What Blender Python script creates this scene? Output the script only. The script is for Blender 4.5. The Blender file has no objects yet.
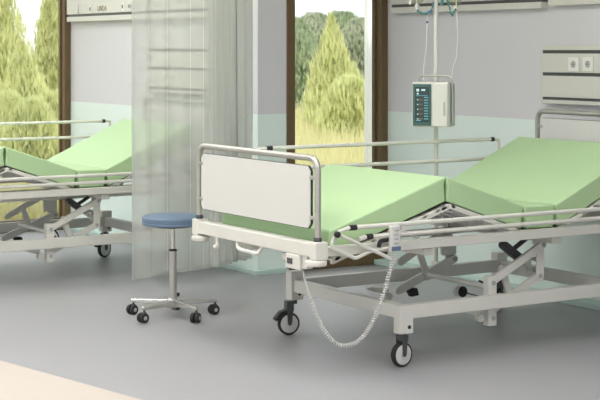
import bpy, bmesh, math, random
from mathutils import Vector, Matrix
random.seed(7)
PI = math.pi
scn = bpy.context.scene
col = scn.collection

# ------------------------------------------------------------------ materials
def mat(name, base, rough=.5, metal=0., noise=0., nscale=20., bump=0., spec=.5):
    m = bpy.data.materials.new(name); m.use_nodes = True
    nt = m.node_tree; N = nt.nodes; b = N['Principled BSDF']
    b.inputs['Roughness'].default_value = rough
    b.inputs['Metallic'].default_value = metal
    b.inputs['Specular IOR Level'].default_value = spec
    b.inputs['Base Color'].default_value = (*base, 1)
    tc = N.new('ShaderNodeTexCoord'); nz = N.new('ShaderNodeTexNoise')
    nz.inputs['Scale'].default_value = nscale; nz.inputs['Detail'].default_value = 4
    nt.links.new(tc.outputs['Object'], nz.inputs['Vector'])
    mx = N.new('ShaderNodeMix'); mx.data_type = 'RGBA'
    mx.inputs[6].default_value = (*[c*(1-noise) for c in base], 1)
    mx.inputs[7].default_value = (*[min(1, c*(1+noise)) for c in base], 1)
    nt.links.new(nz.outputs['Fac'], mx.inputs[0])
    nt.links.new(mx.outputs[2], b.inputs['Base Color'])
    if bump:
        bp = N.new('ShaderNodeBump'); bp.inputs['Strength'].default_value = bump
        bp.inputs['Distance'].default_value = .002
        nt.links.new(nz.outputs['Fac'], bp.inputs['Height']); nt.links.new(bp.outputs['Normal'], b.inputs['Normal'])
    return m

def emat(name, colr, s):
    m = bpy.data.materials.new(name); m.use_nodes = True
    nt = m.node_tree; nt.nodes.clear()
    e = nt.nodes.new('ShaderNodeEmission'); o = nt.nodes.new('ShaderNodeOutputMaterial')
    e.inputs[0].default_value = (*colr, 1); e.inputs[1].default_value = s
    nt.links.new(e.outputs[0], o.inputs[0]); return m

M = {}
M['white'] = mat('cream_white_enamel', (.68, .675, .62), .35, noise=.02)
M['alum'] = mat('brushed_aluminium', (.48, .475, .44), .36, .7, noise=.03, nscale=60)
M['chrome'] = mat('chromed_steel', (.70, .69, .66), .22, .9, noise=.02)
M['panelw'] = mat('white_laminate', (.66, .66, .635), .3, noise=.01)
M['black'] = mat('black_rubber', (.018, .018, .02), .6, noise=.1)
M['darkgrey'] = mat('dark_grey_plastic', (.06, .06, .065), .45, noise=.1)
M['grey'] = mat('grey_plastic', (.40, .42, .41), .4, noise=.04)
M['slotdark'] = mat('shadow_groove_aluminium', (.10, .10, .10), .4, .3, noise=.1)
M['mattress'] = mat('green_vinyl_cover', (.44, .62, .35), .55, noise=.03, nscale=6, bump=.05, spec=.35)
M['seat'] = mat('blue_vinyl', (.13, .20, .29), .5, noise=.04)
M['housing'] = mat('cream_anodised_housing', (.66, .655, .60), .4, .1, noise=.02)
M['outlet'] = mat('white_socket_plastic', (.80, .79, .75), .4, noise=.01)
M['brown'] = mat('brown_window_profile', (.13, .082, .032), .45, noise=.15, nscale=15)
M['screen'] = mat('teal_screen_surround', (.045, .115, .105), .35, noise=.05)
M['screendark'] = mat('dark_display', (.03, .06, .06), .2, noise=.05)
M['glyph'] = emat('lit_display_symbols', (.75, .95, .95), .8)
M['glyphblue'] = emat('lit_blue_display_symbols', (.25, .62, .68), .6)
M['slat'] = mat('white_slat', (.86, .86, .83), .4, noise=.01)
M['glyphamber'] = emat('lit_brown_display_symbols', (.38, .34, .22), .35)
M['teal'] = mat('teal_clamp_plastic', (.04, .24, .22), .4, noise=.1)
M['blueclip'] = mat('blue_clip_plastic', (.07, .18, .36), .4, noise=.1)
M['bluebadge'] = mat('slate_blue_plastic', (.12, .17, .28), .4, noise=.05)
M['bronze'] = mat('bronze_lettering', (.25, .19, .08), .5, noise=.1)
M['ceil'] = mat('white_ceiling', (.8, .8, .79), .8, noise=.01)
M['walldull'] = mat('grey_wall_paint', (.55, .55, .57), .7, noise=.01, nscale=3)
M['cream'] = mat('cream_floor_border', (.54, .48, .425), .5, noise=.03, nscale=300)
M['skystrip'] = mat('white_sky_strip', (.9, .9, .9), .6, noise=.01)  # brightness of a sky strip, put on as white colour

def floor_mat():
    m = mat('grey_linoleum', (.335, .335, .35), .42, noise=.05, nscale=2.5, spec=.35)
    nt = m.node_tree; N = nt.nodes; b = N['Principled BSDF']
    src = b.inputs['Base Color'].links[0].from_socket
    tc = N.new('ShaderNodeTexCoord'); n2 = N.new('ShaderNodeTexNoise'); n2.inputs['Scale'].default_value = 260; n2.inputs['Detail'].default_value = 2
    nt.links.new(tc.outputs['Object'], n2.inputs['Vector'])
    mr = N.new('ShaderNodeMapRange'); mr.inputs[1].default_value = .3; mr.inputs[2].default_value = .7; mr.inputs[3].default_value = .90; mr.inputs[4].default_value = 1.10
    nt.links.new(n2.outputs['Fac'], mr.inputs[0])
    mm = N.new('ShaderNodeMix'); mm.data_type = 'RGBA'; mm.blend_type = 'MULTIPLY'; mm.inputs[0].default_value = 1
    nt.links.new(src, mm.inputs[6]); nt.links.new(mr.outputs[0], mm.inputs[7]); nt.links.new(mm.outputs[2], b.inputs['Base Color'])
    return m
M['floor'] = floor_mat()

MINT = (.76, .87, .82)
def wall_mat():      # grey paint above, mint paint below 0.955 m
    m = mat('grey_over_mint_wall_paint', (.67, .67, .69), .55, noise=.015, nscale=3, spec=.3)
    nt = m.node_tree; N = nt.nodes; b = N['Principled BSDF']
    src = b.inputs['Base Color'].links[0].from_socket
    g = N.new('ShaderNodeNewGeometry'); s = N.new('ShaderNodeSeparateXYZ'); nt.links.new(g.outputs['Position'], s.inputs[0])
    lt = N.new('ShaderNodeMath'); lt.operation = 'LESS_THAN'; lt.inputs[1].default_value = .957
    nt.links.new(s.outputs['Z'], lt.inputs[0])
    mx = N.new('ShaderNodeMix'); mx.data_type = 'RGBA'; mx.inputs[7].default_value = (*MINT, 1)
    nt.links.new(lt.outputs[0], mx.inputs[0]); nt.links.new(src, mx.inputs[6]); nt.links.new(mx.outputs[2], b.inputs['Base Color'])
    return m
M['wall'] = wall_mat()
M['mint'] = mat('mint_skirting', (.50, .64, .59), .45, noise=.02)

def glass_mat(name, tint=(.97, .99, .98), refl=.06):
    m = bpy.data.materials.new(name); m.use_nodes = True; nt = m.node_tree; nt.nodes.clear()
    t = nt.nodes.new('ShaderNodeBsdfTransparent'); t.inputs[0].default_value = (*tint, 1)
    g = nt.nodes.new('ShaderNodeBsdfGlossy'); g.inputs['Roughness'].default_value = .02
    mx = nt.nodes.new('ShaderNodeMixShader'); mx.inputs[0].default_value = refl
    o = nt.nodes.new('ShaderNodeOutputMaterial')
    nt.links.new(t.outputs[0], mx.inputs[1]); nt.links.new(g.outputs[0], mx.inputs[2]); nt.links.new(mx.outputs[0], o.inputs[0])
    return m
M['glass'] = glass_mat('window_glass', refl=.03)
M['bag'] = glass_mat('clear_drip_bag', (.86, .86, .76), .2)

def curtain_mat(name, opac):
    m = bpy.data.materials.new(name); m.use_nodes = True; nt = m.node_tree; nt.nodes.clear(); N = nt.nodes
    d = N.new('ShaderNodeBsdfDiffuse'); d.inputs[0].default_value = (.72, .735, .70, 1)
    tl = N.new('ShaderNodeBsdfTranslucent'); tl.inputs[0].default_value = (.72, .735, .70, 1)
    a = N.new('ShaderNodeMixShader'); a.inputs[0].default_value = .35
    t = N.new('ShaderNodeBsdfTransparent'); t.inputs[0].default_value = (.99, .99, .985, 1)
    mx = N.new('ShaderNodeMixShader')
    tc = N.new('ShaderNodeTexCoord'); wv = N.new('ShaderNodeTexNoise'); wv.inputs['Scale'].default_value = 40
    nt.links.new(tc.outputs['Object'], wv.inputs['Vector'])
    mr = N.new('ShaderNodeMapRange'); mr.inputs[3].default_value = opac-.006; mr.inputs[4].default_value = opac+.006
    nt.links.new(wv.outputs['Fac'], mr.inputs[0]); nt.links.new(mr.outputs[0], mx.inputs[0])
    o = N.new('ShaderNodeOutputMaterial')
    nt.links.new(d.outputs[0], a.inputs[1]); nt.links.new(tl.outputs[0], a.inputs[2])
    nt.links.new(t.outputs[0], mx.inputs[1]); nt.links.new(a.outputs[0], mx.inputs[2]); nt.links.new(mx.outputs[0], o.inputs[0])
    return m
M['curtain'] = curtain_mat('sheer_curtain_net', .42)
M['hem'] = curtain_mat('gathered_curtain_net', .60)

def leaf_mat(name, c1, c2):
    m = bpy.data.materials.new(name); m.use_nodes = True; nt = m.node_tree; nt.nodes.clear(); N = nt.nodes
    tc = N.new('ShaderNodeTexCoord'); nz = N.new('ShaderNodeTexNoise'); nz.inputs['Scale'].default_value = 3.2; nz.inputs['Detail'].default_value = 6
    nt.links.new(tc.outputs['Object'], nz.inputs['Vector'])
    cr = N.new('ShaderNodeValToRGB'); cr.color_ramp.elements[0].position = .35; cr.color_ramp.elements[1].position = .65
    cr.color_ramp.elements[0].color = (*c1, 1); cr.color_ramp.elements[1].color = (*c2, 1)
    nt.links.new(nz.outputs['Fac'], cr.inputs[0])
    d = N.new('ShaderNodeBsdfDiffuse'); t = N.new('ShaderNodeBsdfTranslucent'); mx = N.new('ShaderNodeMixShader'); mx.inputs[0].default_value = .55
    o = N.new('ShaderNodeOutputMaterial')
    for s in (d, t): nt.links.new(cr.outputs[0], s.inputs[0])
    nt.links.new(d.outputs[0], mx.inputs[1]); nt.links.new(t.outputs[0], mx.inputs[2]); nt.links.new(mx.outputs[0], o.inputs[0])
    return m
M['leafyellow'] = leaf_mat('yellow_green_leaves', (.62, .64, .31), (.78, .79, .46))
M['leafgreen'] = leaf_mat('mid_green_leaves', (.36, .44, .27), (.52, .58, .40))
M['leafgrey'] = leaf_mat('grey_green_leaves', (.42, .47, .34), (.60, .62, .48))
M['meadow'] = leaf_mat('dry_meadow_grass', (.62, .58, .30), (.82, .78, .50))
M['bark'] = mat('grey_bark', (.25, .21, .16), .9, noise=.3)

# ------------------------------------------------------------------ mesh helpers
class MB:
    def __init__(s): s.bm = bmesh.new(); s.mats = []; s.cur = 0
    def use(s, m):
        m = M[m]
        if m not in s.mats: s.mats.append(m)
        s.cur = s.mats.index(m); return s
    def _mark(s, n0):
        s.bm.faces.ensure_lookup_table()
        for f in s.bm.faces[n0:]: f.material_index = s.cur
    def box(s, x0, x1, y0, y1, z0, z1, mtx=None):
        n0 = len(s.bm.faces)
        vs = [Vector((x, y, z)) for x in (x0, x1) for y in (y0, y1) for z in (z0, z1)]
        if mtx: vs = [mtx @ v for v in vs]
        v = [s.bm.verts.new(p) for p in vs]
        for q in ((0,1,3,2),(4,6,7,5),(0,4,5,1),(2,3,7,6),(0,2,6,4),(1,5,7,3)): s.bm.faces.new([v[i] for i in q])
        s._mark(n0); return s
    def prism(s, pts, y0, y1, axis='y'):
        n0 = len(s.bm.faces)
        def P(a, b, c): return {'y': (a, c, b), 'x': (c, a, b), 'z': (a, b, c)}[axis]
        A = [s.bm.verts.new(P(a, b, y0)) for a, b in pts]; B = [s.bm.verts.new(P(a, b, y1)) for a, b in pts]
        n = len(pts)
        s.bm.faces.new(A); s.bm.faces.new(B[::-1])
        for i in range(n): s.bm.faces.new((A[i], B[i], B[(i+1) % n], A[(i+1) % n]))
        s._mark(n0); return s
    def tube(s, pts, r, n=10, cap=True, radii=None):
        n0 = len(s.bm.faces)
        P = [Vector(p) for p in pts]; rings = []
        t0 = (P[1]-P[0]).normalized(); up = Vector((0, 0, 1)) if abs(t0.z) < .9 else Vector((1, 0, 0))
        nrm = (up - t0*up.dot(t0)).normalized()
        for i, p in enumerate(P):
            if i == 0: t = t0
            elif i == len(P)-1: t = (P[i]-P[i-1]).normalized()
            else: t = ((P[i]-P[i-1]).normalized()+(P[i+1]-P[i]).normalized()).normalized()
            nrm = (nrm - t*nrm.dot(t)).normalized(); b = t.cross(nrm)
            rr = radii[i] if radii else r
            rings.append([s.bm.verts.new(p+(nrm*math.cos(2*PI*k/n)+b*math.sin(2*PI*k/n))*rr) for k in range(n)])
        for a, b in zip(rings, rings[1:]):
            for k in range(n): s.bm.faces.new((a[k], a[(k+1) % n], b[(k+1) % n], b[k]))
        if cap: s.bm.faces.new(rings[0][::-1]); s.bm.faces.new(rings[-1])
        s._mark(n0); return s
    def lathe(s, prof, c=(0, 0, 0), axis='z', n=24):
        n0 = len(s.bm.faces); rings = []
        for r, h in prof:
            ring = []
            for k in range(n):
                a = 2*PI*k/n; u, v = r*math.cos(a), r*math.sin(a)
                p = {'z': (u, v, h), 'y': (u, h, v), 'x': (h, u, v)}[axis]
                ring.append(s.bm.verts.new(Vector(c)+Vector(p)))
            rings.append(ring)
        for a, b in zip(rings, rings[1:]):
            for k in range(n): s.bm.faces.new((a[k], a[(k+1) % n], b[(k+1) % n], b[k]))
        if prof[0][0] > 1e-6: s.bm.faces.new(rings[0][::-1])
        if prof[-1][0] > 1e-6: s.bm.faces.new(rings[-1])
        s._mark(n0); return s
    def build(s, name, parent=None, bevel=0., smooth=None, mtx=None):
        bmesh.ops.recalc_face_normals(s.bm, faces=s.bm.faces[:])
        if mtx: s.bm.transform(mtx)
        me = bpy.data.meshes.new(name); s.bm.to_mesh(me); s.bm.free()
        for m in s.mats: me.materials.append(m)
        if smooth: 
            for p in me.polygons: p.use_smooth = True
            try: me.set_sharp_from_angle(angle=math.radians(40))
            except Exception: pass
        o = bpy.data.objects.new(name, me); col.objects.link(o)
        if parent: o.parent = parent
        if bevel:
            b = o.modifiers.new('bevel', 'BEVEL'); b.width = bevel; b.segments = 2; b.limit_method = 'ANGLE'
        return o

def new(m): return MB().use(m)
def tag(o, label=None, cat=None, group=None, kind=None):
    if label: o['label'] = label
    if cat: o['category'] = cat
    if group: o['group'] = group
    if kind: o['kind'] = kind
    return o
def empty(name, loc, rz=0):
    o = bpy.data.objects.new(name, None); col.objects.link(o); o.location = loc; o.rotation_euler.z = rz
    o.empty_display_size = .1; return o
def struct(o): o['kind'] = 'structure'; return o
def children(o): return [c for c in bpy.data.objects if c.parent == o]
def copy_tree(o, parent=None, skip=()):
    c = o.copy(); col.objects.link(c); c.parent = parent
    for ch in children(o):
        if ch not in skip: copy_tree(ch, c, skip)
    return c
def arc(c, r, a0, a1, n, plane='yz'):
    out = []
    for i in range(n+1):
        a = a0+(a1-a0)*i/n; u, v = r*math.cos(a), r*math.sin(a)
        out.append(Vector(c)+Vector({'yz': (0, u, v), 'xz': (u, 0, v), 'xy': (u, v, 0)}[plane]))
    return out
def rounded(pts, r, n=5):    # polyline with rounded inner corners
    P = [Vector(p) for p in pts]; out = [P[0]]
    for a, b, c in zip(P, P[1:], P[2:]):
        d1 = (a-b); d2 = (c-b); rr = min(r, d1.length*.49, d2.length*.49)
        p1 = b+d1.normalized()*rr; p2 = b+d2.normalized()*rr
        for i in range(n+1):
            t = i/n; out.append(p1*(1-t)**2+b*2*t*(1-t)+p2*t*t)
    out.append(P[-1]); return out

# ------------------------------------------------------------------ camera
F, T, HOR, EYE = 1530.66, 1.008, 49.0, 1.347
cd = bpy.data.cameras.new('camera'); cam = bpy.data.objects.new('camera', cd); col.objects.link(cam)
cd.sensor_width = 36; cd.lens = F*36/600; cd.shift_y = -(200-HOR)/600; cd.clip_end = 400; cd.clip_start = .05
cam.location = (0, 0, EYE); cam.rotation_euler = (PI/2, 0, T-PI/2); scn.camera = cam
cd.dof.use_dof = True; cd.dof.focus_distance = 7.2; cd.dof.aperture_fstop = 14.0

# ------------------------------------------------------------------ room shell
XA, XC, YB, YD, ZC = 4.66, 5.60, 7.86, 10.62, 2.75
def wbox(name, m, *b):
    return struct(new(m).box(*b).build(name))
wbox('floor', 'floor', -4, 8.2, -3, 10.82, -.1, 0)
o = new('cream').prism([(2.43-(6.28-5.296)*0+.19*-4.3, 10.55), (2.43-.184*0, 6.28), (2.615, 5.296), (2.615+.188*8.0, 5.296-8.0), (-3.9, -2.7), (-3.9, 10.55)], .0005, .003, 'z').build('trim_1'); struct(o)
wbox('ceiling', 'ceil', -4, 8.2, -3, 10.82, ZC, ZC+.1)
wbox('wall_left', 'wall', XA, XA+.2, YB, YD+.2, 0, ZC)                    # behind the farther bed
wb = new('wall').box(XA+.2, XA+.202, YB, YB+.2, 0, ZC).box(XA+.2, XC, YB, YB+.2, 2.45, ZC).build('wall_back'); struct(wb)
wbox('wall_right', 'wall', XC, XC+.2, 5.1, YB+.11, 0, ZC)                  # behind the nearer bed
wbox('wall_near', 'wall', XC+.2, 8.1, 5.1, 5.3, 0, ZC)
wbox('wall_east', 'walldull', 7.9, 8.1, -3, 5.1, 0, ZC)
ws = new('walldull').box(-4, 8.1, -3, -2.8, 0, .5).box(-4, 8.1, -3, -2.8, 2.5, ZC)  # unseen wall, openings added to let fill light in from behind the camera
for x in (-4, -1.6, .9, 3.4, 5.9, 7.9): ws.box(x, x+.2, -3, -2.8, .5, 2.5)
struct(ws.build('wall_south'))
ww = new('walldull').box(-4, -3.8, -2.8, YD, 0, .5).box(-4, -3.8, -2.8, YD, 2.5, ZC)  # also out of view, gaps between piers added so skylight brightens the room
for y in (-2.8, -.3, 2.3, 4.9, 7.5, 10.36): ww.box(-4, -3.8, y, y+.2, .5, 2.5)
struct(ww.build('wall_west'))
wf = new('wall').box(-4, XA, YD, YD+.2, 2.45, ZC).box(-4, 2.6, YD, YD+.2, 0, 2.45).build('wall_far'); struct(wf)
# skirting ledges
def skirt(name, *b): struct(new('mint').box(*b).build(name, bevel=.004))
skirt('baseboard_left', XA-.035, XA, YB-.035, YD, 0, .028)
skirt('baseboard_back', XA, XA+.199, YB-.035, YB, 0, .028)
skirt('baseboard_right', XC-.10, XC, 5.1, YB-.001, 0, .032)

def window(i, x0, x1, y, mull_right):
    # brown framed full-height window lying in the plane y, between x0 and x1
    w = empty('window_%d' % i, ((x0+x1)/2, y, 0)); struct(w); ox = (x0+x1)/2
    f = new('brown')
    f.box(x0-ox, x0-ox+.057, -.01, .10, .06, 2.45).box(x1-ox-.050, x1-ox, -.02, .04, .06, 2.45)
    f.box(x0-ox, x1-ox, -.01, .10, 0.002, .06).box(x0-ox, x1-ox, -.01, .10, 2.39, 2.45)
    fr = f.build('window_frame', w, bevel=.004)
    s = new('brown').box(x1-ox-.062, x1-ox-.044, .0405, .07, .06, 2.39)
    if mull_right:
        s.box(x0-ox+.063, x0-ox+.075, .02, .085, .06, 2.39)
    s.box(x0-ox+.057, x1-ox-.063, .02, .085, .06, .085).build('window_sash', w, bevel=.003)
    new('glass').box(x0-ox+.06, x1-ox-.064, .045, .051, .08, 2.38).build('window_pane', w)
    return w
window(1, XA+.202, XC, YB, False)
window(2, 2.6, XA, YD, False)

# ------------------------------------------------------------------ bed
BW = 1.0
def build_bed(loc):
    bed = empty('hospital_bed', loc)
    S = Matrix.Translation((0, -.5, 0))        # local y measured from the near side, root on the centre line
    def B(mb, name, parent=bed, **k): return mb.build(name, parent, mtx=S, **k)
    # main frame: two side bars, head and foot cross bars
    f = new('white').box(.036, 2.0, -.012, .022, .505, .545).box(.03, 2.04, .978, 1.012, .505, .545)
    f.box(.55, .60, .02, .98, .47, .50).box(1.27, 1.32, .02, .98, .47, .50).box(1.95, 2.0, .02, .98, .50, .54)
    f.box(.03, 1.95, .30, .33, .455, .485).box(.03, 1.95, .67, .70, .455, .485)
    B(f, 'main_frame', bevel=.004)
    cb = new('white').box(-.022, .028, .0, 1.0, .503, .561)
    for y in (0, 1.0): cb.box(-.026, .034, y-.026, y+.026, .495, .568)
    B(cb, 'foot_crossbar', bevel=.005)
    cb = new('white').box(2.015, 2.06, .0, 1.0, .503, .561)
    for y in (0, 1.0): cb.box(2.01, 2.066, y-.026, y+.026, .495, .568)
    B(cb, 'head_crossbar', bevel=.005)
    for x, y in ((0, 0), (0, 1), (2.04, 0), (2.04, 1)):
        sx = -1 if x == 0 else 1
        B(new('white').lathe([(.03, .470), (.042, .472), (.044, .476), (.044, .488), (.042, .492), (.03, .4945)], (x+sx*.004, y+(-.024 if y else .006), 0)), 'bumper_wheel', smooth=True)
    # foot and head boards
    for nm, x, zt, pb, pt, m in (('footboard', 0, .917, .617, .870, 'alum'), ('headboard', 2.035, 1.032, .62, .983, 'alum')):
        fb = new('panelw').prism([(.045+a, b) for a, b in ((.02, pb), (.905-.0, pb), (.925, pb+.02), (.925, pt-.02), (.905, pt), (.02, pt), (0, pt-.02), (0, pb+.02))], x-.008, x+.008, 'x')
        brd = B(fb, nm, bevel=.002)
        e = new('darkgrey').prism([(.041+a, b) for a, b in ((.023, pb-.002), (.910, pb-.002), (.931, pb+.019), (.931, pt-.019), (.910, pt+.002), (.023, pt+.002), (.002, pt-.019), (.002, pb+.019))], x-.0045, x+.0045, 'x')
        eo = B(e, 'edge_strip', brd); tag(eo, 'dark edging around the white board')
        r = .0135
        path = rounded([(x, 0, .55), (x, 0, zt-r), (x, BW, zt-r), (x, BW, .55)], .055, 7)
        B(new(m).tube(path, r, 14), 'tube_frame', brd, smooth=True)
        cl = []
        for y, d in ((0, 1), (BW, -1)):
            for z in (pb+.045, pt-.045):
                B(new('alum').box(x-.0105, x+.0105, min(y, y+d*.050), max(y, y+d*.050), z-.008, z+.008), 'clamp', brd, bevel=.003)
        for y in (0, BW):
            B(new('darkgrey').lathe([(.0165, .5685), (.0165, .583), (.014, .586)], (x, y, 0)), 'socket_collar', brd, smooth=True)
    # mattress: four hinged sections
    J = [(.045, .588, .478), (.688, .797, .686), (1.123, .646, .540), (1.311, .643, .538), (1.86, .893, .785)]
    g = .004
    mm = new('mattress')
    y0, y1 = .045, .945
    def sect(a, b, ga, gb, ka=0, kb=0):     # a,b = joints
        (xa, ta, ba), (xb, tb, bb) = a, b
        mm.prism([(xa+.0005, ta), (xb-.0005, tb), (xb-kb, tb-.035), (xb-gb, bb+.004), (xa+ga, ba+.004), (xa+ka, ta-.035)], y0, y1)
    sect((.085, .603, .493), J[1], 0, .002, 0, .010); sect(J[1], J[2], .002, .014, .008, .006); sect(J[2], J[3], .014, .014, .006, .006)
    sect(J[3], (1.86, .893, .893-.1), .014, -.035, .006, -.012)
    mat_o = B(mm, 'mattress', bevel=.007, smooth=True)
    bl = new('black')
    bs = []
    for (xa, ba), (xb, bb) in (((.09, .494), (.69, .686)), ((.69, .686), (1.115, .541)), ((1.115, .541), (1.315, .539)), ((1.315, .539), (1.895, .790))):
        bl.prism([(xa, ba+.0035), (xb, bb+.0035), (xb, bb+.0005), (xa, ba+.0005)], y0+.001, y1-.001)
    tag(B(bl, 'mattress_base', mat_o), 'thin black sheet under the mattress')
    # sprung platform sections
    def plat(name, xa, za, xb, zb, slat, band=.022, yn=.026):
        p = new('white'); sl = new('slat')
        zo = .001
        A, Bp = (xa, za-zo), (xb, zb-zo)
        for u, v in ((yn, yn+.022), (.95, .972)):
            p.prism([A, Bp, (Bp[0], Bp[1]-band), (A[0], A[1]-band)], u, v)
        dx, dz = Bp[0]-A[0], Bp[1]-A[1]; L = math.hypot(dx, dz)
        def at(t): return (A[0]+dx*t, A[1]+dz*t)
        for t in (.015, .97):
            a = at(t); b = at(t+.05 if t < .5 else t-.05)
            p.prism([a, b, (b[0], b[1]-.014), (a[0], a[1]-.014)], yn, .972)
        if slat == 'long':
            n = 6
            for i in range(n):
                yy = .095+i*(.85/n)
                sl.prism([at(.02), at(.98), (at(.98)[0], at(.98)[1]-.022), (at(.02)[0], at(.02)[1]-.022)], yy, yy+.075)
        else:
            n = int(L/.07)
            for i in range(1, n):
                a, b = at(i/n-.02), at(i/n+.02)
                p.prism([a, b, (b[0], b[1]-.010), (a[0], a[1]-.010)], yn, .97)
        po = B(p, name, bevel=.0015)
        if slat == 'long': B(sl, 'slats', po)
    plat('foot_platform', .09, .489, .696, .682, 'cross')
    plat('thigh_platform', .697, .682, 1.10, .545, 'long')
    plat('seat_platform', 1.12, .5405, 1.31, .5395, 'cross', .012)
    plat('back_platform', 1.325, .541, 1.885, .784, 'cross', .012)
    # props that hold the raised sections
    for x0_, z0_, x1_, z1_ in ((.60, .497, .685, .655), (1.50, .455, 1.60, .63)):
        for y_ in (.32, .68):
            B(new('grey').tube([(x0_, y_, z0_), (x1_, y_, z1_)], .010, 8), 'section_prop', smooth=True)
    # flat slanting links seen through the rail near the knee
    B(new('white').prism([(.50, .556), (.53, .556), (.63, .500), (.60, .500)], .06, .07).prism([(.60, .50), (.63, .50), (.66, .52), (.64, .53)], .06, .07), 'knee_link', bevel=.002)
    # undercarriage
    zt, zb = .262, .203
    u = new('white').box(.50, 1.71, .045, .085, zb, zt).box(.50, 1.71, .915, .955, zb, zt)
    u.box(.455, .495, .09, .91, zb, zt).box(1.70, 1.74, .09, .91, zb, zt)
    B(u, 'undercarriage', bevel=.004)
    wheels = ((.475, .065, .262, .142), (.475, .935, .300, .165), (1.72, .065, .262, .142), (1.72, .935, .300, .165))
    for k, (x, y, pt, pb) in enumerate(wheels):
        B(new('white').box(x-.034, x+.034, y-.026, y+.026, pb, pt), 'corner_post', bevel=.004)
        c = new('darkgrey'); R = .0535
        c.lathe([(.013, pb-.02), (.013, pb+.01)], (x, y, 0), n=12)
        wx = x-(.030 if k == 1 else .010); s = -1
        # fork: two cheeks joined at the top
        for dy in (-.020, .020):
            c.prism([(wx-.014, .122), (wx+.016, .122), (wx+.010, .055), (wx+.005, .046), (wx-.005, .046), (wx-.010, .055)], y+dy-.003, y+dy+.003)
        c.box(wx-.016, wx+.020, y-.022, y+.022, .112, pb-.006)
        yw = (.10, -.22, .3, .35)[k]
        SV = S @ Matrix.Translation((x, y, 0)) @ Matrix.Rotation(yw, 4, 'Z') @ Matrix.Translation((-x, -y, 0))
        def B2(mb, name, parent, **kk): return mb.build(name, parent, mtx=SV, **kk)
        cas = B2(c, 'castor', bed, bevel=.002)
        B2(new('black').lathe([(.043, -.012), (.0505, -.012), (R, -.007), (R, .007), (.0505, .012), (.043, .012)], (wx, y, R), 'y', 36), 'tyre', cas, smooth=True)
        B2(new('panelw').lathe([(.006, -.0150), (.036, -.0145), (.0445, -.0115), (.0445, .0115), (.036, .0145), (.006, .0150)], (wx, y, R), 'y', 36), 'wheel_disc', cas, smooth=True)
        if y > .5:
            B2(new('black').prism([(wx-.012, .122), (wx-.045, .112), (wx-.074, .078), (wx-.066, .068), (wx-.04, .092), (wx-.016, .104)], y-.02, y+.02), 'brake_pedal', cas, bevel=.003)
        B(new('black').lathe([(.0085, -.0275), (.0085, -.025)], (x+.012, y, pb+.028), 'y', 12), 'castor_bolt', cas)
    # lifting linkage on the near side
    def bar(mb, a, b, w, ya, yb):
        a = Vector(a); b = Vector(b); d = (b-a).normalized(); n = Vector((-d.y, d.x))*w/2
        e = d*w*.5
        pts = []
        for c, sgn in ((a, -1), (b, 1)):
            for k in range(5):
                an = math.atan2(d.y, d.x)+(PI/2 if sgn > 0 else -PI*1.5 + PI*2 - PI) * 0
            pass
        ang = math.atan2(d.y, d.x)
        pts = [(b.x+w/2*math.cos(ang+PI/2-PI*i/6), b.y+w/2*math.sin(ang+PI/2-PI*i/6)) for i in range(7)]
        pts += [(a.x+w/2*math.cos(ang-PI/2-PI*i/6), a.y+w/2*math.sin(ang-PI/2-PI*i/6)) for i in range(7)]
        mb.prism(pts, ya, yb); return mb
    def pin(x, z, y, r=.0105, parent=bed):
        B(new('grey').lathe([(r, y-.006), (r, y), (r*.5, y)][::1], (x, 0, z), 'y', 14), 'pivot_pin', parent, smooth=True)
    W1 = .038
    def link(name, segs, ya, yb, pins, yp):
        mb = new('white')
        for a, b, w in segs: bar(mb, a, b, w, ya, yb)
        o_ = B(mb, name, bevel=.003)
        for x, z in pins: pin(x, z, yp, parent=o_)
        return o_
    # the same linkage stands on both long beams; q(y) mirrors it to the far side
    for side in (0, 1):
        def q(a, b): return (a, b) if side == 0 else (.92-b, .92-a)
        def pin2(x, z, y, parent, r=.0105):
            yy = y if side == 0 else 1-y
            pa_, pb_ = (yy-.005, yy+.0005) if side == 0 else (yy-.020, yy+.005)
            if side: pa_, pb_ = .92-y-.0245, .92-y+.0005
            B(new('grey').lathe([(r, pa_), (r, pb_)], (x, 0, z), 'y', 14), 'pivot_pin', parent, smooth=True)
        def lk(name, segs, ya, yb, pins):
            mb = new('white')
            for a, b, w in segs: bar(mb, a, b, w, *q(ya, yb))
            o_ = B(mb, name, bevel=.003)
            for x, z in pins: pin2(x, z, ya, o_)
            return o_
        if side == 0:
            o_ = B(new('white').box(.955, 1.003, .0855, .125, .120, .342), 'linkage_bracket', bevel=.004)
            pin2(.982, .310, .0855, o_); pin2(.982, .155, .0855, o_)
        wl = .036 if side == 0 else .042
        lk('lift_arm', [((1.0, .317), (1.287, .457), .036)], .100, .118, [(1.287, .457)])
        lk('lift_arm', [((1.287 if side == 0 else 1.305, .313), (.972, .187) if side else (.985, .165), wl)], .127, .145, [(1.305, .313)] if side else [])
        lk('hanger_plate', [((1.285, .465), (1.285, .312), .044)], .1185, .1265, [(1.285, .313)])
        lk('linkage_strut', [((1.085, .357), (1.132, .240), .034)], .146, .160, [])
        ya, yb = q(.10, .126)
        B(new('white').lathe([(.018, ya), (.018, yb)], (.925, 0, .158), 'y', 18), 'lift_roller', smooth=True)
        ya, yb = q(.105, .12)
        B(new('white').prism([(.925, .182), (.90, .170), (.79, .205), (.82, .212), (.925, .194)], ya, yb), 'roller_guide', bevel=.002)
        ya, yb = q(.1275, .150)
        B(new('white').box(1.262, 1.316, ya, yb, .455, .501), 'hanger_block', bevel=.003)
    B(new('white').box(1.225, 1.315, .770, .791, .335, .420), 'hanger_plate', bevel=.008)
    # lateral torque tubes
    B(new('white').tube([(.975, .125, .290), (.975, .55, .290)], .0115, 12), 'torque_tube', smooth=True)
    B(new('white').tube([(1.287, .150, .385), (1.287, .35, .385)], .010, 10), 'torque_tube', smooth=True)
    # actuator
    mo = new('darkgrey'); bar(mo, (1.150, .452), (1.235, .392), .036, .195, .235)
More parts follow.
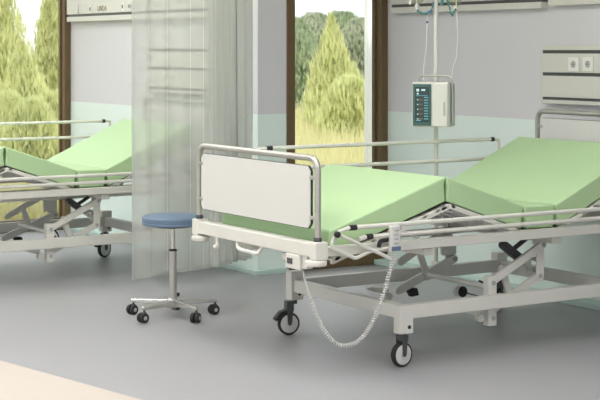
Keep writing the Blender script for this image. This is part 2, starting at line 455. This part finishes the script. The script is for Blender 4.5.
    B(mo, 'lift_motor', bevel=.004)
    B(new('darkgrey').tube([(1.195, .215, .425), (1.285, .215, .475)], .011, 10), 'motor_rod', smooth=True)
    mo = new('white'); bar(mo, (1.242, .386), (1.316, .331), .020, .20, .23); bar(mo, (1.316, .331), (1.316, .375), .034, .235, .245)
    mm_ = B(mo, 'motor_mount', bevel=.003)
    B(new('grey').lathe([(.012, .190), (.012, .200)], (1.316, 0, .331), 'y', 14), 'pivot_pin', mm_)
    B(new('black').tube(rounded([(1.075, .30, .285), (1.10, .30, .275), (1.125, .30, .235), (1.120, .30, .19)], .03), .005, 8), 'motor_cable', smooth=True)
    B(new('black').lathe([(.022, .88), (.026, .886), (.026, .905), (.022, .91)], (1.755, 0, .19), 'y', 14), 'cable_plug', smooth=True) if False else None
    B(new('black').prism([(1.03, .19), (1.09, .185), (1.10, .15), (1.055, .145)], .79, .82), 'rubber_stop', bevel=.004)
    e_ = B(new('black').lathe([(.018, .575), (.026, .582), (.026, .612), (.018, .62)], (1.205, 0, .186), 'y', 18), 'rubber_roller', smooth=True)
    B(new('panelw').lathe([(.0275, .586), (.0275, .604)], (1.19, 0, .188), 'y', 18), 'roller_guard', e_, smooth=True)
    B(new('black').tube([(1.20, .58, .186), (1.21, .40, .178), (1.20, .085, .215)], .003, 6), 'roller_arm', e_, smooth=True)
    # side rails
    def rails(y, sgn, xa1, xa2, z1, z2, xb1, xb2, near):
        rr = empty('side_rail', (0, 0, 0)); rr.parent = bed
        R_ = .0096
        B(new('white').tube([(xa1+.03, y, z1), (xb1, y, z1)], R_, 12).tube([(xa2+.03, y, z2), (xb2, y, z2)], R_, 12), 'rail_bar', rr, smooth=True)
        for x, z in ((xa1, z1), (xa2, z2), (xb1, z1), (xb2, z2)):
            B(new('black').tube([(x-(0 if x < 1 else 0), y, z), (x+.032 if x < 1 else x+.02, y, z)], .0115, 12), 'rail_cap', rr, smooth=True)
        return rr
    r1 = rails(-.030, -1, .135, .215, .619, .577, 1.74, 1.82, True)
    l = new('white')
    l.tube(rounded([(.135, -.03, .619), (.080, -.03, .606), (.048, -.03, .565), (.050, -.03, .543), (.165, -.03, .492), (.240, -.03, .517), (.34, -.03, .525)], .013), .008, 8)
    l.tube([(.085, -.040, .592), (.335, -.040, .480)], .0075, 8).tube([(.18, -.03, .570), (.215, -.03, .577)], .0105, 10)
    B(l, 'rail_linkage', r1, smooth=True)
    B(new('black').lathe([(.004, -.062), (.013, -.056), (.013, -.044), (.006, -.040)], (.062, 0, .598), 'y', 14), 'rail_knob', r1, smooth=True)
    B(new('black').tube(rounded([(.28, -.03, .530), (.285, -.03, .555), (.36, -.03, .560)], .012), .0085, 10), 'rail_latch', r1, smooth=True)
    for x0 in (1.72,):
        B(new('white').tube([(x0, -.021, .52), (x0+.03, -.030, .585)], .006, 8), 'rail_link', r1, smooth=True)
    r2 = rails(1.030, 1, .375, .56, .876, .776, 1.74, 1.80, False)
    l = new('white')
    l.tube(rounded([(.40, 1.03, .876), (.33, 1.03, .874), (.305, 1.03, .84), (.36, 1.022, .54)], .03), .009, 8)
    B(l, 'rail_linkage', r2, smooth=True)
    B(new('white').tube([(1.75, 1.03, .876), (1.795, 1.03, .872), (1.80, 1.022, .54)], .009, 8), 'rail_linkage', r2, smooth=True)
    B(new('white').tube([(.56, 1.03, .776), (.54, 1.022, .54)], .008, 8), 'rail_linkage', r2, smooth=True)
    # handles and box under the foot crossbar
    h = new('white').tube(rounded([(-.005, .640, .505), (-.018, .615, .474), (-.022, .435, .470), (-.008, .420, .505)], .02), .0085, 8)
    B(h, 'foot_handle', smooth=True)
    B(new('white').box(-.02, -.005, .795, .815, .46, .505).box(-.03, -.012, .79, .82, .455, .47), 'release_lever', bevel=.003)
    bx = B(new('white').box(-.026, .012, .098, .208, .442, .503), 'control_box', bevel=.004)
    tag(B(new('darkgrey').box(-.029, -.026, .152, .190, .462, .485), 'display_window', bx), 'small dark display on the box')
    B(new('white').box(-.014, .016, .060, .096, .450, .503), 'cable_bracket', bevel=.003)
    return bed

bed1 = build_bed((3.36, 5.192+.5, 0))
tag(bed1, 'nearer hospital bed, green mattress with raised knee, white footboard in front, seen almost whole', 'hospital bed', 'adjustable hospital beds with green mattresses')
bed2 = copy_tree(bed1); bed2.location = (2.505, 8.125+.5, 0)
tag(bed2, 'farther hospital bed at the left edge, behind the sheer curtain, green mattress', 'hospital bed', 'adjustable hospital beds with green mattresses')

# hand control hanging on the near rail of the nearer bed
X0, Y0 = 3.36, 5.192
hc = empty('hand_control', (X0+.345, Y0-.05, .51))
tag(hc, 'white bed hand control hooked over the near rail, coiled cable looping to the bed foot', 'remote control')
new('panelw').box(-.024, .024, -.012, .008, .0, .107).box(-.02, .02, .008, .03, .095, .107).build('control_body', hc, bevel=.004)
tag(new('bluebadge').box(-.0235, .0235, -.0145, -.0121, .004, .022).build('badge', hc, bevel=.001), 'slate blue strip at the bottom')
for i in range(4):
    tag(new('grey').box(-.010, .012, -.0150, -.0121, .032+i*.018, .038+i*.018).build('button', hc, bevel=.001), 'grey button bar')
cab = new('panelw')
A = Vector((X0+.0, Y0+.115, .44)); Bv = Vector((X0+.345, Y0-.05, .505))
ctr = []
n = 60; cs = []
for i in range(n+1):
    t = i/n
    p = A.lerp(Bv, t)
    sag = .345*(1-abs(2*t-1)**2.3)
    ctr.append(Vector((p.x, p.y, p.z-sag)))
# helix round the sagging line
def coil(ctr, r, turns, rr):
    L = [0]
    for a, b in zip(ctr, ctr[1:]): L.append(L[-1]+(b-a).length)
    tot = L[-1]; pts = []; m = turns*9; j = 0
    for i in range(m+1):
        s = tot*i/m
        while j < len(L)-2 and L[j+1] < s: j += 1
        u = (s-L[j])/(L[j+1]-L[j]); p = ctr[j].lerp(ctr[j+1], u); t = (ctr[j+1]-ctr[j]).normalized()
        a = t.cross(Vector((.53, .85, 0))).normalized(); b = t.cross(a)
        an = 2*PI*i/9; pts.append(p+(a*math.cos(an)+b*math.sin(an))*r)
    return pts
k0 = 5
loc0 = Vector(hc.location)
cab.tube([p-loc0 for p in ctr[:k0+1]], .0035, 6)
cab.tube([p-loc0 for p in coil(ctr[k0:], .0078, 68, .0028)], .0030, 6)
cab.build('coiled_cable', hc, smooth=True)

# ------------------------------------------------------------------ stool
SX, SY = 3.573, 6.862
st = empty('swivel_stool', (SX, SY, 0))
tag(st, 'round blue vinyl swivel stool on a chrome five-star castor base, beside the bed foot', 'stool')
seat = new('seat').lathe([(.02, .462), (.147, .462), (.155, .467), (.156, .475), (.154, .478), (.156, .482), (.156, .500), (.150, .507), (.130, .510), (.0, .511)], n=48).build('seat', st, smooth=True)
new('darkgrey').lathe([(.0, .452), (.09, .452), (.09, .4615), (.0, .4615)], n=24).build('seat_plate', st, smooth=True)
new('chrome').lathe([(.0105, .33), (.0105, .4515)], n=16).build('piston', st, smooth=True)
new('black').lathe([(.021, .330), (.021, .338), (.012, .341)], n=20).build('collar', st, smooth=True)
new('alum').lathe([(.0195, .075), (.0195, .331)], n=20).build('column', st, smooth=True)
new('alum').lathe([(.030, .045), (.034, .05), (.034, .085), (.024, .095)], n=20).build('hub', st, smooth=True)
new('black').tube([(.02, .02, .09), (.05, .05, .10)], .006, 8).lathe([(.0, -.01), (.012, -.008), (.012, .008), (0, .01)], (.05, .05, .10), n=10).build('height_lever', st, smooth=True)
for k in range(5):
    a = math.radians(130+72*k)
    leg = new('chrome'); d = Vector((math.cos(a), math.sin(a), 0)); nrm = Vector((-d.y, d.x, 0))
    n0 = 0
    mt = Matrix(((d.x, nrm.x, 0, 0), (d.y, nrm.y, 0, 0), (0, 0, 1, 0), (0, 0, 0, 1)))
    v = []
    bm = leg.bm
    for x, w, z0, z1 in ((.02, .015, .055, .088), (.229, .010, .062, .078)):
        v.append([bm.verts.new(mt @ Vector((x, s*w, z))) for s, z in ((-1, z0), (1, z0), (1, z1), (-1, z1))])
    for i in range(4): bm.faces.new((v[0][i], v[0][(i+1) % 4], v[1][(i+1) % 4], v[1][i]))
    bm.faces.new(v[0]); bm.faces.new(v[1][::-1])
    lg = leg.build('leg', st, bevel=.004)
    e = d*.218; yaw = random.uniform(-.5, .5)+.5
    mw = Matrix.Translation(e) @ Matrix.Rotation(yaw, 4, 'Z')
    cas = new('darkgrey').lathe([(.006, .048), (.006, .065)], n=10).box(-.008, .010, -.007, .007, .026, .052).build('castor', st, bevel=.002, mtx=mw)
    w = new('black')
    for dy in (-.013, .013):
        w.lathe([(.012, dy-.009), (.023, dy-.008), (.025, dy-.004), (.025, dy+.004), (.023, dy+.008), (.012, dy+.009)], (-.008, 0, .025), 'y', 20)
    w.build('castor_wheel', cas, smooth=True, mtx=mw)
    new('grey').lathe([(.010, -.0235), (.010, -.0225)], (-.008, 0, .025), 'y', 16).build('wheel_hub', cas, mtx=mw)

# ------------------------------------------------------------------ drip stand, pump, bags
PX, PY = 4.780, 6.27
iv = empty('drip_stand', (PX, PY, .24))
tag(iv, 'slim cream drip pole clamped upright to the far side of the nearer bed', 'drip stand')
new('housing').tube([(0, 0, -.035), (0, 0, 1.56)], .0115, 16).build('pole', iv, smooth=True)
new('chrome').tube(rounded([(-.16, .06, 1.56), (-.15, .055, 1.52), (0, 0, 1.54), (.15, -.055, 1.52), (.16, -.06, 1.56)], .02), .005, 8).build('hook_bar', iv, smooth=True)
new('white').box(-.02, .02, -.125, .014, -.032, .018).build('lower_bracket', iv, bevel=.003)
new('white').box(-.02, .02, -.066, .014, .270, .300).build('upper_bracket', iv, bevel=.003)

cdir = Vector((math.cos(T), math.sin(T), 0)); rdir = Vector((math.sin(T), -math.cos(T), 0))
# pump faces back along the room, turned a little to the left; local x = right, y = away
pa = T-PI/2-.36
pump = empty('infusion_pump', (PX-.052-.0185, PY-.080+.0117, .950), pa)
tag(pump, 'grey infusion pump with a dark teal lit display, clamped to the drip stand', 'infusion pump')
P0 = -.0955
new('housing').box(P0, P0+.190, -.055, .060, .004, .230).build('pump_body', pump, bevel=.006)
new('grey').box(.0925, .100, -.045, .055, .008, .222).build('side_cover', pump, bevel=.003)
new('housing').box(P0+.105, P0+.186, -.060, -.0551, .008, .222).build('front_door', pump, bevel=.003)
new('grey').box(P0+.166, P0+.174, -.0635, -.0601, .06, .13).build('door_latch', pump, bevel=.001)
sc = new('screen').box(P0+.006, P0+.102, -.060, -.0551, .010, .220).build('screen_surround', pump, bevel=.002)
dsp = new('screendark').box(P0+.018, P0+.092, -.0615, -.0601, .028, .205).build('display', sc)
q = new('glyph')
q.box(P0+.026, P0+.040, -.0627, -.0616, .183, .196).box(P0+.052, P0+.072, -.0627, -.0616, .186, .195).box(P0+.028, P0+.038, -.0627, -.0616, .168, .176)
for i in range(5): q.box(P0+.030, P0+.036, -.0627, -.0616, .138-i*.024, .144-i*.024)
q.build('symbols', dsp)
q = new('glyphblue')
for i in range(9):
    q.box(P0+.066, P0+.088, -.0627, -.0616, .150-i*.0135, .156-i*.0135)
q.box(P0+.024, P0+.084, -.0627, -.0616, .161, .164).box(P0+.024, P0+.05, -.0627, -.0616, .034, .040)
q.build('symbols', dsp)
q = new('glyphamber')
for i in range(5): q.box(P0+.040, P0+.060, -.0627, -.0616, .136-i*.024, .147-i*.024)
q.build('symbols', dsp)
hd = rounded([(P0+.030, -.02, .222), (P0+.030, -.02, .262), (.085, -.02, .262), (.105, -.02, .245), (.108, -.02, .02)], .018)
new('alum').tube(hd, .006, 10).build('carry_handle', pump, smooth=True)
new('darkgrey').box(-.02, .03, .0605, .085, .08, .14).build('pole_clamp', pump, bevel=.004)

def drip(x, y, ztip, label, seed):
    rnd = random.Random(seed)
    b = empty('drip_bag', (x, y, ztip)); tag(b, label, 'drip bag', 'drip bags on the stand')
    new('bag').lathe([(.012, .02), (.030, .035), (.042, .07), (.045, .22), (.03, .25), (.008, .262)], n=20).build('bag', b, smooth=True)
    new('outlet').lathe([(.008, .0), (.012, .004), (.012, .022), (.009, .026)], n=14).build('port', b, smooth=True)
    new('chrome').tube([(0, 0, .262), (0, 0, .30)], .002, 6).build('hanger', b)
    return b
# left bag with teal sling, right bag with teal drip chambers
UR = rdir
def wpt(px, py, off=0.):      # lateral offset in metres along the picture's right, height
    return Vector((PX, PY, 0))+UR*px+cdir*off+Vector((0, 0, py))
d1 = wpt(-.095, 1.575, .02); d2 = wpt(.100, 1.560, .02)
bag1 = drip(d1.x, d1.y, 1.553, 'left drip bag on the stand, with a teal clamp chain beneath it', 1)
bag2 = drip(d2.x, d2.y, 1.545, 'right drip bag on the stand, with teal clamps beneath it', 2)
def rel(b, p): return Vector(p)-Vector(b.location)
def beads(b, pts, name, m1='teal'):
    c = new(m1); rnd = random.Random(5)
    c.tube([rel(b, p) for p in pts], .0035, 6)
    for a, e in zip(pts, pts[1:]):
        n = max(1, int((e-a).length/.011))
        for i in range(n):
            p = rel(b, a.lerp(e, (i+.5)/n)); r = rnd.uniform(.003, .0065)
            off = Vector((rnd.uniform(-.004, .004), 0, rnd.uniform(-.005, .005)))
            c.lathe([(0, -r), (r, -r*.4), (r, r*.4), (0, r)], p+off, n=8)
    c.build(name, b, smooth=True)
beads(bag1, [wpt(-.100, 1.545, -.01), wpt(-.075, 1.525, -.01), wpt(-.045, 1.532, -.01), wpt(-.022, 1.55, -.01), wpt(-.012, 1.59, -.01)], 'clamp_chain')
tag(new('blueclip').tube([rel(bag1, wpt(-.035, 1.532, -.015)), rel(bag1, wpt(-.020, 1.546, -.015))], .007, 8).lathe([(0, -.008), (.006, -.003), (.006, .003), (0, .008)], rel(bag1, wpt(-.045, 1.485)), n=10).build('blue_clip', bag1, smooth=True), 'blue clip on the line')
new('outlet').tube([rel(bag1, wpt(-.098, 1.60)), rel(bag1, wpt(-.097, 1.548))], .004, 6).tube([rel(bag1, wpt(-.128, 1.60)), rel(bag1, wpt(-.135, 1.575))], .006, 6).build('port_tube', bag1, smooth=True)
new('outlet').tube([rel(bag1, p) for p in (wpt(-.045, 1.53), wpt(-.046, 1.45), wpt(-.05, 1.35), wpt(-.062, 1.26), wpt(-.068, 1.185, -.05))], .0018, 6).build('drip_line', bag1, smooth=True)
beads(bag2, [wpt(.055, 1.60, -.01), wpt(.070, 1.555, -.01), wpt(.080, 1.515, -.01), wpt(.100, 1.555, -.01)], 'clamp_chain')
new('teal').tube([rel(bag2, wpt(.032, 1.60)), rel(bag2, wpt(.028, 1.572))], .008, 8).build('teal_clamp', bag2, smooth=True)
new('outlet').tube([rel(bag2, wpt(.105, 1.60)), rel(bag2, wpt(.104, 1.555))], .004, 6).build('port_tube', bag2, smooth=True)
new('outlet').tube([rel(bag2, p) for p in (wpt(.106, 1.555), wpt(.112, 1.42), wpt(.106, 1.31), wpt(.085, 1.24), wpt(.075, 1.19, -.05))], .0018, 6).build('drip_line', bag2, smooth=True)

# ------------------------------------------------------------------ bed-head supply panels on the walls
def supply_panel(name, x, ya, yb, z0, z1, grooves, label, outlets=(), lip=.02, group=None, depth=.055):
    # on a wall facing -X; occupies y from yb (right in picture) to ya (left)
    p = empty(name, (x-depth/2, (ya+yb)/2, z0)); tag(p, label, 'wall panel', group)
    yc = (ya+yb)/2; L = (ya-yb)/2; h = z1-z0; hx = depth/2
    bands = []; z = 0
    mb = new('housing'); gr = new('slotdark')
    for g0, g1 in grooves:
        mb.box(-hx, hx, -L, L, z, g0); gr.box(-hx+.012, hx, -L+.001, L-.001, g0, g1); z = g1
    mb.box(-hx, hx, -L, L, z, h)
    mb.build('housing', p, bevel=.002); tag(gr.build('groove', p), 'dark recessed groove')
    for kind, y, zz in outlets:
        yy = y-yc; zz = zz-z0
        if kind == 'socket':
            s = new('outlet').box(-hx-.008, -hx-.0002, yy-.040, yy+.040, zz-.037, zz+.037).build('socket', p, bevel=.002)
            new('grey').lathe([(.016, -hx-.010), (.019, -hx-.0082)][::1], (0, yy, zz), 'x', 20).build('socket_well', s)
            new('darkgrey').lathe([(.003, -hx-.0112), (.003, -hx-.0101)], (0, yy-.006, zz), 'x', 8).lathe([(.003, -hx-.0112), (.003, -hx-.0101)], (0, yy+.006, zz), 'x', 8).build('socket_hole', s)
        elif kind == 'valve':
            s = new('grey').lathe([(.012, -hx-.012), (.016, -hx-.0002)], (0, yy, zz), 'x', 16).build('gas_valve', p, smooth=True)
            new('darkgrey').lathe([(.005, -hx-.0135), (.007, -hx-.0121)], (0, yy, zz), 'x', 10).build('valve_port', s)
        elif kind == 'switch':
            s = new('outlet').box(-hx-.006, -hx-.0002, yy-.014, yy+.014, zz-.03, zz+.03).build('switch_plate', p, bevel=.002)
            new('darkgrey').box(-hx-.009, -hx-.0061, yy-.006, yy+.006, zz-.012, zz+.012).build('rocker', s)
        elif kind == 'plate':
            new('grey').box(-hx-.003, -hx-.0002, yy-.006, yy+.006, zz-.035, zz+.035).build('end_strip', p)
    return p
LG = ((.020, .035), (.150, .168), (.270, .288))
# upper units (only the lowest part is in view)
UG = ((.036, .054), (.205, .222))
gU = 'supply panels above the beds'
supply_panel('supply_panel', XC, 7.740, 6.335, 1.568, 1.93, UG, 'upper cream supply panel right of the window, behind the drip stand', (('socket', 7.45, 1.71), ('socket', 7.36, 1.71)), group=gU)
supply_panel('supply_panel', XC, 6.280, 5.20, 1.580, 1.93, UG, 'cream supply panel at the top right edge, beyond the narrow gap', (), group=gU)
supply_panel('supply_panel', XC, 6.335, 5.20, 1.053, 1.366, LG, 'lower cream supply panel with two sockets above the nearer bed headboard', (('socket', 6.072, 1.266), ('socket', 5.962, 1.268), ('socket', 5.5, 1.256)))
pl = supply_panel('supply_panel', XA, 10.550, 9.23, 1.548, 1.93, ((.036, .054), (.172, .188)), 'upper cream supply panel in the left corner, with switch, lettering and valves',
    (('plate', 10.34, 1.64), ('switch', 10.12, 1.635), ('switch', 9.585, 1.64), ('valve', 9.48, 1.64)), group=gU)
supply_panel('supply_panel', XA, 9.185, 8.336, 1.548, 1.93, ((.036, .054), (.205, .222)), 'upper cream supply panel seen through the sheer curtain', (('valve', 8.75, 1.66), ('valve', 8.65, 1.66)), group=gU)
supply_panel('supply_panel', XA, 9.221, 8.336, 1.060, 1.366, LG, 'lower cream supply panel seen through the sheer curtain, above the farther headboard', (('socket', 9.055, 1.266), ('socket', 8.94, 1.266)))
tx = bpy.data.curves.new('lettering', 'FONT'); tx.body = 'LINDA'; tx.size = .052; tx.extrude = .0006; tx.align_x = 'CENTER'
to = bpy.data.objects.new('lettering_tmp', tx); col.objects.link(to)
bpy.context.view_layer.update()
me = bpy.data.meshes.new_from_object(to.evaluated_get(bpy.context.evaluated_depsgraph_get()))
bpy.data.objects.remove(to)
me.materials.clear(); me.materials.append(M['bronze'])
lo = bpy.data.objects.new('lettering', me); col.objects.link(lo); lo.parent = pl
lo.rotation_euler = (PI/2, 0, -PI/2); lo.location = (-.0285, 9.93-(10.55+9.23)/2, .070)
tag(lo, 'small bronze lettering')

# ------------------------------------------------------------------ curtain
def curtain():
    key = [(3.600, 7.385), (3.862, 7.500), (4.042, 7.545), (4.190, 7.590), (4.420, 7.755), (4.570, 7.79)]
    P = [Vector((x, y, 0)) for x, y in key]
    L = [0]
    for a, b in zip(P, P[1:]): L.append(L[-1]+(b-a).length)
    def at(s):
        for i in range(len(P)-1):
            if s <= L[i+1] or i == len(P)-2:
                u = (s-L[i])/(L[i+1]-L[i]); t = (P[i+1]-P[i]).normalized(); return P[i].lerp(P[i+1], u), Vector((-t.y, t.x, 0))
    tot = L[-1]; n = 260; zs = [.11, .14, .5, 1.0, 1.5, 2.0, 2.45]
    mb = new('curtain'); mb.use('hem'); mb.use('curtain'); grid = []
    for j, z in enumerate(zs):
        row = []
        for i in range(n+1):
            s = tot*i/n; p, nn = at(s)
            f = s/tot
            if f < .58:       # broad flat folds
                amp = .007+.004*math.sin(f*9)
                w = math.sin(2*PI*s/.155+.4*math.sin(z*1.2))
            else:             # gathered end
                amp = .030; w = math.sin(2*PI*s/.085+.5*math.sin(z*1.1))+.3*math.sin(2*PI*s/.04)
            flare = 1.0 if z < 2 else .6
            q = p+nn*amp*w*flare*(1.1-.12*z)
            row.append(mb.bm.verts.new((q.x, q.y, z-.0)))
        grid.append(row)
    for a, b, z in zip(grid, grid[1:], zs):
        for i in range(n):
            f = mb.bm.faces.new((a[i], a[i+1], b[i+1], b[i]))
            f.material_index = 1 if (i < 3 or i > n*.60 or i in (32, 70, 71, 114, 138)) else 0
            f.smooth = True
    me = bpy.data.meshes.new('curtain'); mb.bm.to_mesh(me)
    for m in mb.mats: me.materials.append(m)
    o = bpy.data.objects.new('privacy_curtain', me); col.objects.link(o)
    sd = o.modifiers.new('thickness', 'SOLIDIFY'); sd.thickness = .0008
    return o
root = empty('privacy_curtain', (4.1, 7.6, .11)); tag(root, 'pale sheer privacy curtain hanging between the two beds, gathered to the right', 'curtain')
c = curtain(); c.name = 'curtain_cloth'; c.parent = root; c.location = -Vector(root.location)
tk = new('alum').tube([(3.2, 7.20, 2.47), (3.6, 7.385, 2.47), (4.19, 7.59, 2.47), (4.45, 7.762, 2.47), (4.655, 7.80, 2.47)], .012, 8).build('curtain_track', smooth=True)
for x, y in ((3.6, 7.385), (4.19, 7.59)): pass
tag(tk, 'ceiling-hung metal track carrying the sheer curtain', 'curtain track')
tr = new('alum').tube([(3.3, 7.246, 2.48), (3.3, 7.246, ZC)], .006, 8).tube([(4.19, 7.59, 2.48), (4.19, 7.59, ZC)], .006, 8).build('track_hanger', tk)

# ------------------------------------------------------------------ outdoors
gd = new('meadow').box(-60, 120, 8.07, 160, -.35, -.15).build('ground'); struct(gd)
def gpos(px, D):
    a = (px-300)/F; return Vector((D*(math.cos(T)+a*math.sin(T)), D*(math.sin(T)-a*math.cos(T)), -.15))
def shrub(name, px, D, h, w, m, label, seed, n=2600, shape='cone', leafl=.16, lw=.022):
    rnd = random.Random(seed); r = empty(name, gpos(px, D)); tag(r, label, 'tree' if h > 1.9 else 'bush', 'shrubs and willows outside the windows')
    bm = new(m)
    for i in range(n):
        z = rnd.random()**.8; a = rnd.uniform(0, 2*PI)
        if shape == 'cone': rad = (1-z)**.8*w*1.15*(.15+.85*rnd.random()**.6)*rnd.uniform(.75, 1.25)
        else: rad = math.sin(PI*min(.97, z*.80+.17))**.6*w*(.2+.8*rnd.random()**.5)*rnd.uniform(.85, 1.15)
        rad *= 1+.25*math.sin(a*3+seed)+.15*math.sin(7*z+a*2)
        c = Vector((rad*math.cos(a), rad*math.sin(a), .02+z*h*.97))
        yaw = rnd.uniform(0, PI); l = leafl*rnd.uniform(.6, 1.5); ww = lw*rnd.uniform(.7, 1.4)
        tilt = Vector((rnd.uniform(-.35, .35), rnd.uniform(-.35, .35), 1)).normalized()
        sd = Vector((math.cos(yaw), math.sin(yaw), 0)).cross(tilt).normalized()*ww
        v = [bm.bm.verts.new(c-tilt*l), bm.bm.verts.new(c+sd-tilt*l*.1), bm.bm.verts.new(c+tilt*l), bm.bm.verts.new(c-sd-tilt*l*.1)]
        bm.bm.faces.new(v)
    bm.build('foliage', r)
    st_ = new('bark')
    for k in range(3):
        a = k*2.1+seed; st_.tube([(0.03*math.cos(a), .03*math.sin(a), 0), (.12*w*math.cos(a), .12*w*math.sin(a), h*.4), (.25*w*math.cos(a), .25*w*math.sin(a), h*.75)], .02, 6, radii=[.035, .02, .008])
    st_.build('stem', r)
    return r
# seen through the right window
shrub('willow_shrub', 331, 27, 2.08, .54, 'leafyellow', 'pointed yellow-green willow in the middle of the right window', 3, 8000, leafl=.10, lw=.012)
shrub('willow_shrub', 349, 24.2, 1.05, .50, 'leafyellow', 'low yellow-green shrub right of the foot of the pointed willow', 4, 4200, 'round', .07, .013)
back = [(292, 37, 2.25, .80, 'leafgreen', 'mid green tree at the left side of the right window'), (314, 44, 2.55, .95, 'leafgrey', 'grey-green tree behind the pointed willow, to its left'),
        (340, 52, 2.8, 1.2, 'leafgreen', 'mid green tree behind the pointed willow, to its right'), (362, 38.5, 2.28, .80, 'leafgrey', 'grey-green tree at the right side of the right window'),
        (396, 45, 2.1, .9, 'leafgreen', 'mid green tree half hidden by the right window frame')]
for i, (px, D, h, w, m, lab) in enumerate(back):
    shrub('broadleaf_tree', px, D, h*1.0, w, m, lab, 20+i, 13000, 'round', .075, .026)
# seen through the left window
left = [(-16, 23, 2.9, .55, 'leafyellow', 'tall yellow-green willow at the far left edge'), (-1, 26.5, 2.6, .36, 'leafyellow', 'yellow-green willow left of the bright gap in the left window'),
        (22, 21.2, 1.55, .50, 'leafyellow', 'low yellow-green willow under the bright gap in the left window'), (54, 24.5, 3.1, .40, 'leafyellow', 'tall yellow-green willow beside the brown frame of the left window'),
        (66, 28, 3.1, .5, 'leafyellow', 'yellow-green willow half hidden by the left window frame')]
for i, (px, D, h, w, m, lab) in enumerate(left):
    shrub('willow_shrub', px, D, h, w, m, lab, 40+i, 12000, 'cone' if i != 0 else 'round', .085, .013)
for i, (px, D, w) in enumerate(((-24, 15.0, .30), (8, 17.6, .38), (34, 15.4, .30), (60, 18.2, .36))):
    shrub('meadow_bush', px, D, .98, w, 'leafyellow', ['yellow-green bush low at the left edge of the left window', 'yellow-green bush low under the bright gap, left of centre', 'yellow-green bush low right of the bright gap in the left window', 'yellow-green bush low beside the brown left frame'][i], 60+i, 5200, 'round', .06, .010)
wp = empty('sky_strip_post', (8.372, 12.03, -.15)); tag(wp, 'white post added outdoors for a bright strip of sky, just left of the right window frame edge', 'post')  # made-up post, its white stands for a bright strip of sky
new('skystrip').box(-0.037, 0.037, -.03, .03, 0, 3.0).build('shaft', wp, bevel=.004)
new('skystrip').box(-.05, .05, -.05, .05, 3.0, 3.04).build('cap', wp, bevel=.004)
# tall grass
g = new('meadow'); rnd = random.Random(9)
for i in range(16000):
    if rnd.random() < .5: p = gpos(rnd.uniform(-40, 75), rnd.uniform(12, 18))
    else: p = gpos(rnd.uniform(280, 395), rnd.uniform(14, 34))
    hgt = rnd.uniform(.15, .42); yaw = rnd.uniform(0, PI); s = Vector((math.cos(yaw), math.sin(yaw), 0))*.009
    t = Vector((rnd.uniform(-.1, .1), rnd.uniform(-.1, .1), hgt))
    g.bm.faces.new([g.bm.verts.new(p-s), g.bm.verts.new(p+s), g.bm.verts.new(p+t)])
tag(g.build('meadow_grass'), 'pale dry meadow grass growing outside the windows', 'grass', kind='stuff')

# ------------------------------------------------------------------ light
w = bpy.data.worlds.new('sky'); scn.world = w; w.use_nodes = True
bg = w.node_tree.nodes['Background']; bg.inputs[0].default_value = (.93, .96, 1.0, 1); bg.inputs[1].default_value = 1.35
sun = bpy.data.lights.new('sun', 'SUN'); sun.energy = 3.0; sun.angle = .1; sun.color = (1, .97, .88)
so = bpy.data.objects.new('sun', sun); col.objects.link(so)
so.rotation_euler = Vector((-.25, -.75, .9)).to_track_quat('Z', 'Y').to_euler()
M['lamp'] = emat('ceiling_lamp_diffuser', (1, .985, .96), 9.5)
def ceiling_light(x, y, lx, ly, i):
    t = empty('ceiling_light', (x, y, ZC-.06)); tag(t, 'flat white ceiling light panel above the room, number out of view', 'ceiling light', 'ceiling light panels')
    t['label'] = 'flat white ceiling light panel mounted above the picture'
    new('outlet').box(-lx/2-.02, -lx/2, -ly/2-.02, ly/2+.02, 0, .059).box(lx/2, lx/2+.02, -ly/2-.02, ly/2+.02, 0, .059).box(-lx/2, lx/2, -ly/2-.02, -ly/2, 0, .059).box(-lx/2, lx/2, ly/2, ly/2+.02, 0, .059).build('frame', t)
    new('lamp').box(-lx/2+.001, lx/2-.001, -ly/2+.001, ly/2-.001, .01, .02).build('diffuser', t)
for i, (x, y) in enumerate(((3.1, 5.0), (1.9, 6.6), (3.3, 8.9), (1.5, 9.2), (3.4, 2.8), (1.2, 3.6), (-.8, 6.2), (-.8, 2.5))):
    ceiling_light(x, y, .75, 1.5, i)

# ------------------------------------------------------------------ render settings
scn.view_settings.view_transform = 'Standard'; scn.view_settings.look = 'None'
scn.view_settings.gamma = 1; scn.view_settings.exposure = 0.13; scn.view_settings.use_curve_mapping = False
scn.cycles.use_denoising = True
scn.cycles.max_bounces = 10; scn.cycles.transparent_max_bounces = 24; scn.cycles.diffuse_bounces = 5
scn.cycles.sample_clamp_indirect = 8
scn.cycles.caustics_reflective = False; scn.cycles.caustics_refractive = False
